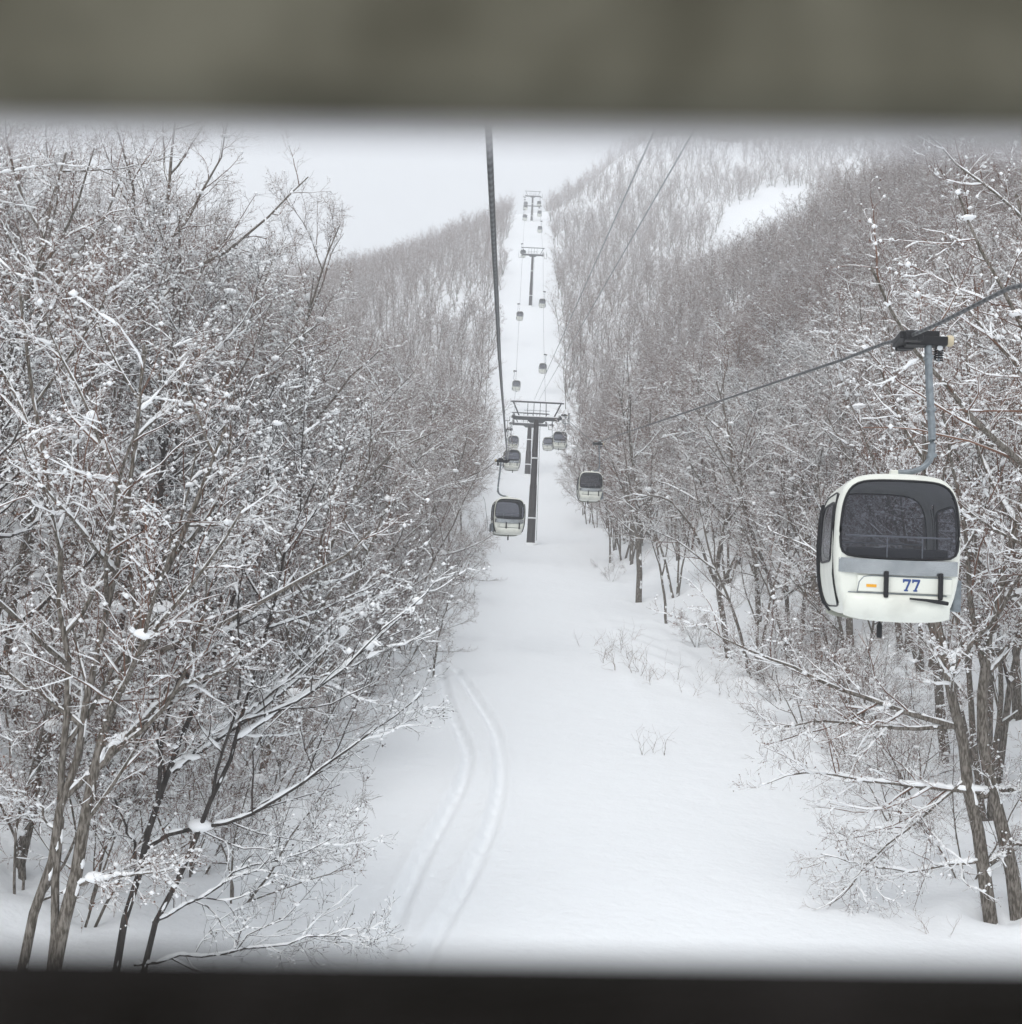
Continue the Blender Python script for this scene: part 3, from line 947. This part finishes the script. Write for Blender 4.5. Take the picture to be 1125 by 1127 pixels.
def smooth_half(K, n=80):
    p = np.array(K); t = np.linspace(0, len(p) - 1, n)
    out = []
    for tt in t:
        i = min(int(tt), len(p) - 2); u = tt - i
        p0 = p[i - 1] if i > 0 else np.array([-p[1][0], p[1][1]]); p1 = p[i]; p2 = p[i + 1]
        p3 = p[i + 2] if i + 2 < len(p) else np.array([-p[-2][0], p[-2][1]])
        out.append(.5 * ((2 * p1) + (-p0 + p2) * u + (2 * p0 - 5 * p1 + 4 * p2 - p3) * u ** 2 + (-p0 + 3 * p1 - 3 * p2 + p3) * u ** 3))
    return np.array(out)


def loop_by_angle(K, N=72, c=(0, 1.12)):
    h = smooth_half(K); full = np.concatenate([h, np.stack([-h[::-1, 0], h[::-1, 1]], 1)[1:-1]])
    a = np.arctan2(full[:, 1] - c[1], full[:, 0] - c[0]); r = np.hypot(full[:, 0] - c[0], full[:, 1] - c[1])
    o = np.argsort(a); a, r = a[o], r[o]
    th = -PI + (np.arange(N) + .5) * 2 * PI / N
    rr = np.interp(th, a, r, period=2 * PI)
    return np.stack([c[0] + rr * np.cos(th), c[1] + rr * np.sin(th)], 1)


LO, LW = loop_by_angle(KP), loop_by_angle(KW)
hp = smooth_half(KP)
_m = hp[:, 0] > .3
_o = np.argsort(hp[_m][:, 1])
XSZ, XSX = hp[_m][_o][:, 1], hp[_m][_o][:, 0]
HD = .95


def xs(z): return np.interp(z, XSZ, XSX)


def rrect(y0, y1, z0, z1, r, n=40):
    out = []
    for k in range(n):
        a = 2 * PI * (k + .5) / n
        c, s = math.cos(a), math.sin(a)
        e = .32
        out.append(((y0 + y1) / 2 + (y1 - y0) / 2 * math.copysign(abs(c) ** e, c), (z0 + z1) / 2 + (z1 - z0) / 2 * math.copysign(abs(s) ** e, s)))
    return np.array(out)


def cabin_parts(root):
    N = len(LO); c = np.array([0, .9])
    def ring(L, y, sc=1.0):
        q_ = c + (L - c) * sc
        return np.stack([q_[:, 0], np.full(len(q_), y), q_[:, 1]], 1)
    st = [(-.95, .935), (-.925, .965), (-.88, .99), (-.80, 1.0), (-.70, 1.0), (.70, 1.0), (.80, 1.0), (.88, .99), (.925, .965), (.95, .935)]
    V = [ring(LO, y, s) for y, s in st]
    faces = []
    for i in range(len(st) - 1):
        for j in range(N):
            j2 = (j + 1) % N
            if i == 4:      # the side bay: leave out the door openings
                zm = (LO[j][1] + LO[j2][1]) / 2
                if .16 < zm < 1.52 and abs(LO[j][0]) > .4: continue
            faces.append((i * N + j, i * N + j2, (i + 1) * N + j2, (i + 1) * N + j))
    n0 = len(st) * N
    Wf = c + (LW - c) * .975
    V.append(ring(LW, -.978)); V.append(ring(LW, .978))
    for j in range(N):
        j2 = (j + 1) % N
        faces.append((n0 + j, n0 + j2, j2, j))
        b0 = (len(st) - 1) * N
        faces.append((n0 + N + j2, n0 + N + j, b0 + j, b0 + j2))
    MB().add(np.concatenate(V), faces).build('shell', M_white, root, smooth=40)
    # end windows and their gaskets
    for s in (-1, 1):
        rings = []
        for k, (sc, yy) in enumerate([(1.0, .985), (.9, 1.0), (.7, 1.018), (.45, 1.028), (.2, 1.032)]):
            cw = np.array([0, 1.2]); q_ = cw + (LW - cw) * sc
            rings.append(np.stack([q_[:, 0], np.full(N, s * yy), q_[:, 1]], 1))
        rings.append(np.array([[0, s * 1.033, 1.2]]))
        fc = []
        for k in range(4):
            for j in range(N):
                fc.append((k * N + j, k * N + (j + 1) % N, (k + 1) * N + (j + 1) % N, (k + 1) * N + j))
        for j in range(N): fc.append((4 * N + j, 4 * N + (j + 1) % N, 5 * N))
        w = MB().add(np.concatenate(rings), fc).build('window', M_glass, root, smooth=60)
        g = np.stack([LW[:, 0], np.full(N, s * .985), LW[:, 1]], 1); g = np.vstack([g, g[:2]])
        MB().tube(g, .017, 6, cap=False).build('gasket', M_rubber, w, smooth=60)
        # silver band below the window, wrapping back at its ends
        xsn = np.linspace(-.675, .675, 41); b = []
        for zz, zb in ((.535, 0), (.715, 1)):
            sag = -.018 * (1 - (xsn / .665) ** 2) if zb == 0 else -.012 * (1 - (xsn / .665) ** 2)
            b.append(np.stack([xsn, s * (.988 + .03 * (1 - (xsn / .675) ** 2) - .043 * np.abs(xsn / .675) ** 10), zz + sag + (.0 if zb else 0)], 1))
        nn = len(xsn)
        MB().add(np.concatenate(b), [(j, j + 1, nn + j + 1, nn + j) for j in range(nn - 1)]).build('silver_band', M_silver, root, smooth=60)
        # bumper: a bulging skirt along the bottom
        xs_ = np.linspace(-.60, .60, 21); prof = [(.93, .285), (.985, .28), (1.03, .262), (1.065, .20), (1.06, .12), (1.03, .05), (.97, .0), (.90, -.03)]
        vv = []
        for x in xs_:
            e = 1 - .80 * abs(x / .60) ** 8
            zt_ = -.035 * (1 - (x / .6) ** 2)
            for a, z in prof:
                vv.append((x, s * (.90 + (a - .90) * e), z * (1 if z > .1 else 1) + (zt_ if z < .1 else 0) + (.03 * abs(x / .6) ** 6 if z < .1 else 0)))
        m_ = len(prof)
        fc = [(i * m_ + j, (i + 1) * m_ + j, (i + 1) * m_ + j + 1, i * m_ + j + 1) for i in range(len(xs_) - 1) for j in range(m_ - 1)]
        fc += [tuple(range(m_)), tuple((len(xs_) - 1) * m_ + j for j in range(m_))]
        MB().add(vv, fc).build('bumper', M_white, root, smooth=50)
        lip = [(x, s * (.90 + .082 * (1 - .80 * abs(x / .60) ** 8) + .008), .288) for x in np.linspace(-.60, .60, 17)]
        MB().tube(lip, .007, 5).build('seam', M_galv, root)
        # hatch panel with a grey seam
        hx0, hx1 = (-.46, .60) if s < 0 else (-.60, .46)
        MB().box(((hx0 + hx1) / 2, s * .985, .40), (hx1 - hx0, .03, .20)).build('hatch', M_white, root, bevel=.012)
        seam = [(hx0, s * 1.0, .29), (hx0 + .02, s * 1.0, .42), (hx0 + .07, s * 1.0, .485), (hx0 + .16, s * 1.0, .50), (hx1, s * 1.0, .50)] if s < 0 else \
            [(hx1, s * 1.0, .29), (hx1 - .02, s * 1.0, .42), (hx1 - .07, s * 1.0, .485), (hx1 - .16, s * 1.0, .50), (hx0, s * 1.0, .50)]
        MB().tube(seam, .006, 5).build('seam', M_galv, root)
        for xx in (-.14, .47):
            MB().box((xx * -s, s * 1.035, .40), (.052, .07, .33)).build('rubber_strip', M_rubber, root, bevel=.015)
    # side doors with window
    for s in (-1, 1):
        OL, IL = rrect(-.715, .715, .10, 1.57, .1), rrect(-.60, .60, .68, 1.44, .1)
        def onside(L, off): return np.stack([s * (xs(L[:, 1]) + off), L[:, 0], L[:, 1]], 1)
        mids = [OL + (IL - OL) * t for t in (0, .25, .5, .75, 1)]
        n = len(OL)
        vv = np.concatenate([onside(q_, .008) for q_ in mids])
        fc = [(k * n + j, k * n + (j + 1) % n, (k + 1) * n + (j + 1) % n, (k + 1) * n + j) for k in range(4) for j in range(n)]
        dr = MB().add(vv, fc).build('door', M_white, root, smooth=50)
        cc = IL.mean(0)
        rr_ = [cc + (IL - cc) * t for t in (1.02, .8, .5, .2)]
        vv = np.concatenate([onside(q_, .014) for q_ in rr_] + [np.array([[s * (xs(cc[1]) + .014), cc[0], cc[1]]])])
        fc = [(k * n + j, k * n + (j + 1) % n, (k + 1) * n + (j + 1) % n, (k + 1) * n + j) for k in range(3) for j in range(n)] + [(3 * n + j, 3 * n + (j + 1) % n, 4 * n) for j in range(n)]
        MB().add(vv, fc).build('window', M_glass, dr, smooth=60)
        for L, r in ((OL, .011), (IL, .016)):
            g = onside(L, .012); g = np.vstack([g, g[:2]]); MB().tube(g, r, 6, cap=False).build('seal', M_rubber, dr, smooth=60)
        b = MB()
        zz = np.linspace(.04, 1.50, 14)
        b.tube(np.stack([s * (xs(zz) + .02), np.full(14, .80), zz], 1), .024, 6)
        b.build('edge_guard', M_rubber, root, smooth=60)
    # inside: floor, two benches, hand rails
    MB().box((0, 0, .08), (1.1, 1.8, .04)).build('cabin_floor', M_seat, root)
    for s in (-1, 1):
        b = MB().box((0, s * .62, .42), (1.16, .42, .10)); b.box((0, s * .83, .68), (1.16, .08, .36))
        b.build('bench', M_seat, root, bevel=.03)
        b = MB().tube([(-.60, s * .90, 1.0), (.60, s * .90, 1.0)], .012, 6)
        for xx in (-.12, .28): b.tube([(xx, s * .90, .72), (xx, s * .90, 1.0)], .008, 5)
        b.build('hand_rail', M_cable, root)
    # roof mount, hanger, grip
    b = MB().box((.10, 0, 1.79), (.62, .62, .05)); b.box((.12, 0, 1.83), (.42, .36, .05)); b.box((.10, 0, 1.88), (.16, .16, .10))
    b.build('roof_mount', M_white, root, bevel=.015)
    cur = [(x_ + .15, z_) for x_, z_ in [(-.04, 1.90), (.10, 1.91), (.22, 1.95), (.31, 2.02), (.365, 2.12), (.37, 2.36), (.345, 2.72), (.315, 3.1), (.29, 3.60)]]
    P_ = smooth_curve(cur)
    for sy in (-.055, .055):
        MB().tube([(x, sy, z) for x, z in P_], .036, 8).build('hanger', M_galv, root, smooth=60)
    b = MB()
    for z_, x_ in ((2.14, .368), (2.75, .345), (3.45, .297)): b.box((x_ + .15, 0, z_), (.10, .17, .05))
    b.build('hanger_clamp', M_galv, root, bevel=.01)
    g = MB().box((.26, 0, 3.66), (.50, .22, .12)); g.box((-.02, 0, 3.69), (.16, .62, .10)); g.box((.06, -.28, 3.65), (.22, .16, .09)); g.box((.30, 0, 3.76), (.24, .10, .09)); g.box((.06, .26, 3.65), (.2, .14, .09))
    g.tube([(-.05, -.36, 3.67), (.1, -.36, 3.67)], .07, 10); g.tube([(-.05, .36, 3.67), (.1, .36, 3.67)], .07, 10)
    gp = g.build('grip', M_grip, root, bevel=.015)
    MB().tube([(.50, 0, 3.68), (.515, 0, 3.68), (.575, 0, 3.68), (.59, 0, 3.68)], [.055, .075, .075, .06], 14).build('guide_roller', M_tan, gp, smooth=40)
    co = [(.42 + .05 * math.cos(a), .05 * math.sin(a), 3.42 + a / (2 * PI) * .032) for a in np.linspace(0, 10 * PI, 60)]
    MB().tube(co, .011, 5).build('spring', M_grip, gp)
    MB().tube([(.42, 0, 3.58), (.42, 0, 3.40)], .015, 6).build('spring_rod', M_galv, gp)
    MB().tube([(.42, -.07, 3.57), (.42, -.06, 3.57)], .035, 12).build('spring_cap', M_cable, gp)
    for ob in [gp] + list(gp.children) + [c for c in root.children if c.name.startswith('spring')]:
        ob.data.transform(Matrix.Translation((.15, 0, 0)))
    # ski rack on one side
    b = MB().box((.735, 0, .30), (.10, 1.3, .40)); o = b.build('ski_rack', M_galv, root, bevel=.02)
    b = MB().tube([(-.10, -.35, .0), (-.10, -.35, -.11)], .015, 6)
    b.tube([(-.10, -.35, -.09), (-.10, -.35, -.12), (-.10, -.35, -.26), (-.10, -.35, -.28)], [.022, .034, .034, .026], 10)
    b.build('guide_foot', M_rubber, root, smooth=50)


def smooth_curve(c, n=40):
    p = np.array(c); t = np.linspace(0, len(p) - 1, n); k = np.arange(len(p))
    q_ = np.stack([np.interp(t, k, p[:, i]) for i in (0, 1)], 1)
    for _ in range(3): q_[1:-1] = (q_[:-2] + 2 * q_[1:-1] + q_[2:]) / 4
    return q_


ROPE_H = 3.47
cab = empty('gondola_cabin', (XR + .02 - .15, 15.3, rz_(ropeR, 15.3) - ROPE_H), rad(-8),
            'cream gondola cabin numbered 77 hanging large and close on the right', 'gondola cabin', 'gondola cabins on the lift')
cabin_parts(cab)
cab.scale = (1.0, .95, .94)
plain_children = list(cab.children)
# the number, sticker and bar of this cabin only
seven = [(-.045, .075), (.045, .075), (.045, .055), (.005, -.055), (.015, -.055), (.015, -.075), (-.03, -.075), (-.03, -.055), (-.018, -.055), (.018, .045), (-.028, .045), (-.028, .03), (-.045, .03)]
for k in (-1, 1):
    bv = np.array(seven); nn = len(bv)
    fr = np.stack([bv[:, 0] + .15 + k * .052, np.full(nn, -1.0045), bv[:, 1] + .40], 1)
    bk = fr.copy(); bk[:, 1] += .003
    MB().add(np.concatenate([fr, bk]), [tuple(range(nn))[::-1]] + [(j, (j + 1) % nn, nn + (j + 1) % nn, nn + j) for j in range(nn)]).build('number', M_navy, cab)
MB().box((-.30, -1.002, .375), (.115, .006, .036)).build('sticker', M_orange, cab)
b = MB().tube([(.12, -1.085, .235), (.30, -1.10, .225), (.44, -1.09, .21), (.55, -1.075, .195)], [.012, .017, .026, .024], 8)
b.build('step_bar', M_rubber, cab, smooth=50)


def copy_cabin(x, kn, y, rz, label):
    r = cab.copy(); C.objects.link(r)
    r.location = (x - .13 * math.cos(rz), y, rz_(kn, y) - ROPE_H); r.rotation_euler = (0, 0, rz); r['label'] = label
    r.matrix_parent_inverse = Matrix()
    for ch in plain_children:
        c_ = ch.copy(); C.objects.link(c_); c_.parent = r
        for g_ in ch.children:
            d_ = g_.copy(); C.objects.link(d_); d_.parent = c_
    return r


L1 = copy_cabin(XL, ropeL, 58, PI + .10, 'cream cabin left of the nearest pylon with skis leaning in its side rack')
for y, lab in ((106, 'small cabin on the left line just above the one with skis, left of the pylon'),
               (168, 'tiny cabin on the left line half hidden behind another, left of the second pylon'),
               (219, 'tiny cabin just above the left end of the nearest pylon\'s lifting frame'),
               (262, 'tiny cabin left of and below the foot of the halfway pylon'),
               (318, 'tiny cabin at the left arm of the halfway pylon'),
               (398, 'lowest of the tiny cabins left of the topmost pylon'),
               (421, 'middle one of the tiny cabins left of the topmost pylon'),
               (441, 'highest of the tiny cabins left of the topmost pylon')):
    copy_cabin(XL, ropeL, y, PI, lab)
for y, lab in ((74, 'mid-sized cabin hanging against the right wood, right of the nearest pylon'),
               (127, 'cabin hanging just below the right arm of the nearest pylon'),
               (170, 'small cabin directly right of the nearest pylon mast, left of a larger one'),
               (231, 'tiny cabin above the right end of the nearest pylon\'s lifting frame'),
               (271, 'tiny cabin right of the foot of the halfway pylon'),
               (376, 'tiny cabin on the right line between the two upper pylons'),
               (408, 'lower of the tiny cabins right of the topmost pylon'),
               (438, 'upper of the tiny cabins right of the topmost pylon')):
    copy_cabin(XR, ropeR, y, 0, lab)

# skis in the rack of the first cabin on the left line
pz0 = rz_(ropeL, 58) - ROPE_H
for k, lab in ((0, 'front one of two dark skis slanting up from a cabin\'s side rack'), (1, 'rear one of two dark skis slanting up from a cabin\'s side rack')):
    a = np.array([XL - .76 + .02, 57.6 + k * .14, pz0 + .12]); e = a + np.array([-.26, 0, 1.55])
    tt = np.linspace(0, 1, 12)
    v = []
    for t in tt:
        p = a + (e - a) * t; tip = max(0, t - .9) * 10
        wd = .045 * (1 - .8 * max(0, t - .93) * 14) if t > .93 else .045
        wd = max(wd, .006)
        p = p + np.array([-.08 * tip ** 2 * .6, 0, 0])
        for sx, sy in ((-.008, -wd), (.008, -wd), (.008, wd), (-.008, wd)): v.append(p + np.array([sx, sy, 0]))
    fc = [(i * 4 + j, i * 4 + (j + 1) % 4, i * 4 + 4 + (j + 1) % 4, i * 4 + 4 + j) for i in range(11) for j in range(4)] + [(0, 1, 2, 3), (44, 47, 46, 45)]
    o = MB().add(v, fc).build('ski', M_grip)
    tag(o, lab, 'ski', 'skis in the side rack')

# ------------------------------------------------------------------ the window we look through
M_rail = mat('olive_frame', (.056, .052, .037), .8, noise=(34, (.128, .120, .092), .30, .62), spec=.1)
M_sill = mat('dark_sill', (.008, .007, .006), .85, noise=(40, (.016, .014, .013), .4, .7), spec=.05)
win = empty('vent_window', (0, .15, -.052), 0, 'olive and black frame of the cabin vent window, blurred along top and bottom', 'window')
fy = .15
def railpts(pa, pb, up):
    """a rail whose inner edge runs through two photo points at distance fy"""
    a, b_ = at(*pa, fy), at(*pb, fy)
    sl = (b_[2] - a[2]) / (b_[0] - a[0])
    return a[2] - sl * a[0], sl
z0, sl = railpts((0, 103), (1125, 119), 1)
z1, sl1 = railpts((0, 1083), (1125, 1098), 1)
def rail(name, za, sla, zb, m, hw=.30):
    b = MB()
    V = []
    for x in np.linspace(-hw, hw, 9):
        e0 = za + sla * x; s_ = 1 if zb > za else -1
        for dy, dz in ((0, .0025 * s_), (.0025, 0), (.0135, 0), (.016, .0025 * s_), (.016, zb - za), (0, zb - za)):
            V.append((x, dy, e0 + dz))
    fc = [(i * 6 + j, i * 6 + (j + 1) % 6, (i + 1) * 6 + (j + 1) % 6, (i + 1) * 6 + j) for i in range(8) for j in range(6)]
    fc += [tuple(range(6)), tuple(48 + j for j in range(6))]
    b.add(np.array(V) - np.array([0, 0, -.052]), fc)
    return b.build(name, m, win, smooth=30)
rail('top_rail', z0, sl, z0 + .075, M_rail)
rail('bottom_rail', z1, sl1, z1 - .06, M_sill)
for s in (-1, 1):
    MB().box((s * .32, .008, .0525 + (z0 + z1) / 2), (.04, .016, z0 - z1 + .14)).build('side_rail', M_rail, win, bevel=.003)
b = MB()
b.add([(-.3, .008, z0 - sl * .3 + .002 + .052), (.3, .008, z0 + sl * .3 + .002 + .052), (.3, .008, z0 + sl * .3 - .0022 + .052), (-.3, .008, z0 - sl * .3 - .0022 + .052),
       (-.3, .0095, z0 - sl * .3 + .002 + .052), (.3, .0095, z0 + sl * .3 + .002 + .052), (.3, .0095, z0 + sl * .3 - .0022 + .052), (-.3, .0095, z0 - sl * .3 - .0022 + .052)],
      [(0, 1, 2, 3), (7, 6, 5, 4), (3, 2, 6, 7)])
b.build('haze_strip', haze_strip_mat(), win)  # added strip, no real part: imitates the whitish haze below the top rail

# ------------------------------------------------------------------ air, sky, light
hz = MB().box((0, 420, 185), (1300, 1240, 620)).build('haze', None)
hz.data.materials.clear()
mh = bpy.data.materials.new('pale_air'); mh.use_nodes = True
nt = mh.node_tree; nt.nodes.remove(nt.nodes['Principled BSDF'])
pv = nt.nodes.new('ShaderNodeVolumePrincipled'); pv.inputs['Color'].default_value = (.975, .98, 1, 1)
pv.inputs['Density'].default_value = .0011
nt.links.new(pv.outputs[0], nt.nodes['Material Output'].inputs['Volume'])
hz.data.materials.append(mh)
tag(hz, 'thin pale snowy air fading the far slopes', None, None, 'stuff')

SUN_EL, SUN_AZ = rad(48), rad(-150)
w = bpy.data.worlds.new('World'); bpy.context.scene.world = w; w.use_nodes = True
nt = w.node_tree; bg = nt.nodes['Background']
sky = nt.nodes.new('ShaderNodeTexSky'); sky.sky_type = 'NISHITA'; sky.sun_disc = False
sky.sun_elevation = SUN_EL; sky.sun_rotation = SUN_AZ; sky.dust_density = 4; sky.air_density = 1
hs = nt.nodes.new('ShaderNodeHueSaturation'); hs.inputs['Saturation'].default_value = .15
mx = nt.nodes.new('ShaderNodeMix'); mx.data_type = 'RGBA'; mx.inputs['Factor'].default_value = .86
mx.inputs['B'].default_value = (7.6, 8.05, 8.5, 1)
nt.links.new(sky.outputs[0], hs.inputs['Color']); nt.links.new(hs.outputs[0], mx.inputs['A'])
nt.links.new(mx.outputs['Result'], bg.inputs['Color']); bg.inputs['Strength'].default_value = .078
sd = bpy.data.lights.new('sun', 'SUN'); sd.energy = 1.2; sd.angle = rad(40); sd.color = (1, .97, .93)
so = bpy.data.objects.new('sun', sd); C.objects.link(so)
dirv = Vector((math.sin(SUN_AZ) * math.cos(SUN_EL), math.cos(SUN_AZ) * math.cos(SUN_EL), math.sin(SUN_EL)))
so.rotation_euler = dirv.to_track_quat('Z', 'Y').to_euler()

sc = bpy.context.scene
sc.view_settings.view_transform = 'Standard'; sc.view_settings.look = 'None'
sc.view_settings.exposure = 0.62; sc.view_settings.gamma = 1
sc.render.engine = 'CYCLES'
sc.cycles.max_bounces = 6; sc.cycles.diffuse_bounces = 4; sc.cycles.glossy_bounces = 2
sc.cycles.transparent_max_bounces = 8; sc.cycles.volume_bounces = 2
sc.cycles.use_adaptive_sampling = True; sc.cycles.adaptive_threshold = .02
sc.cycles.use_denoising = True
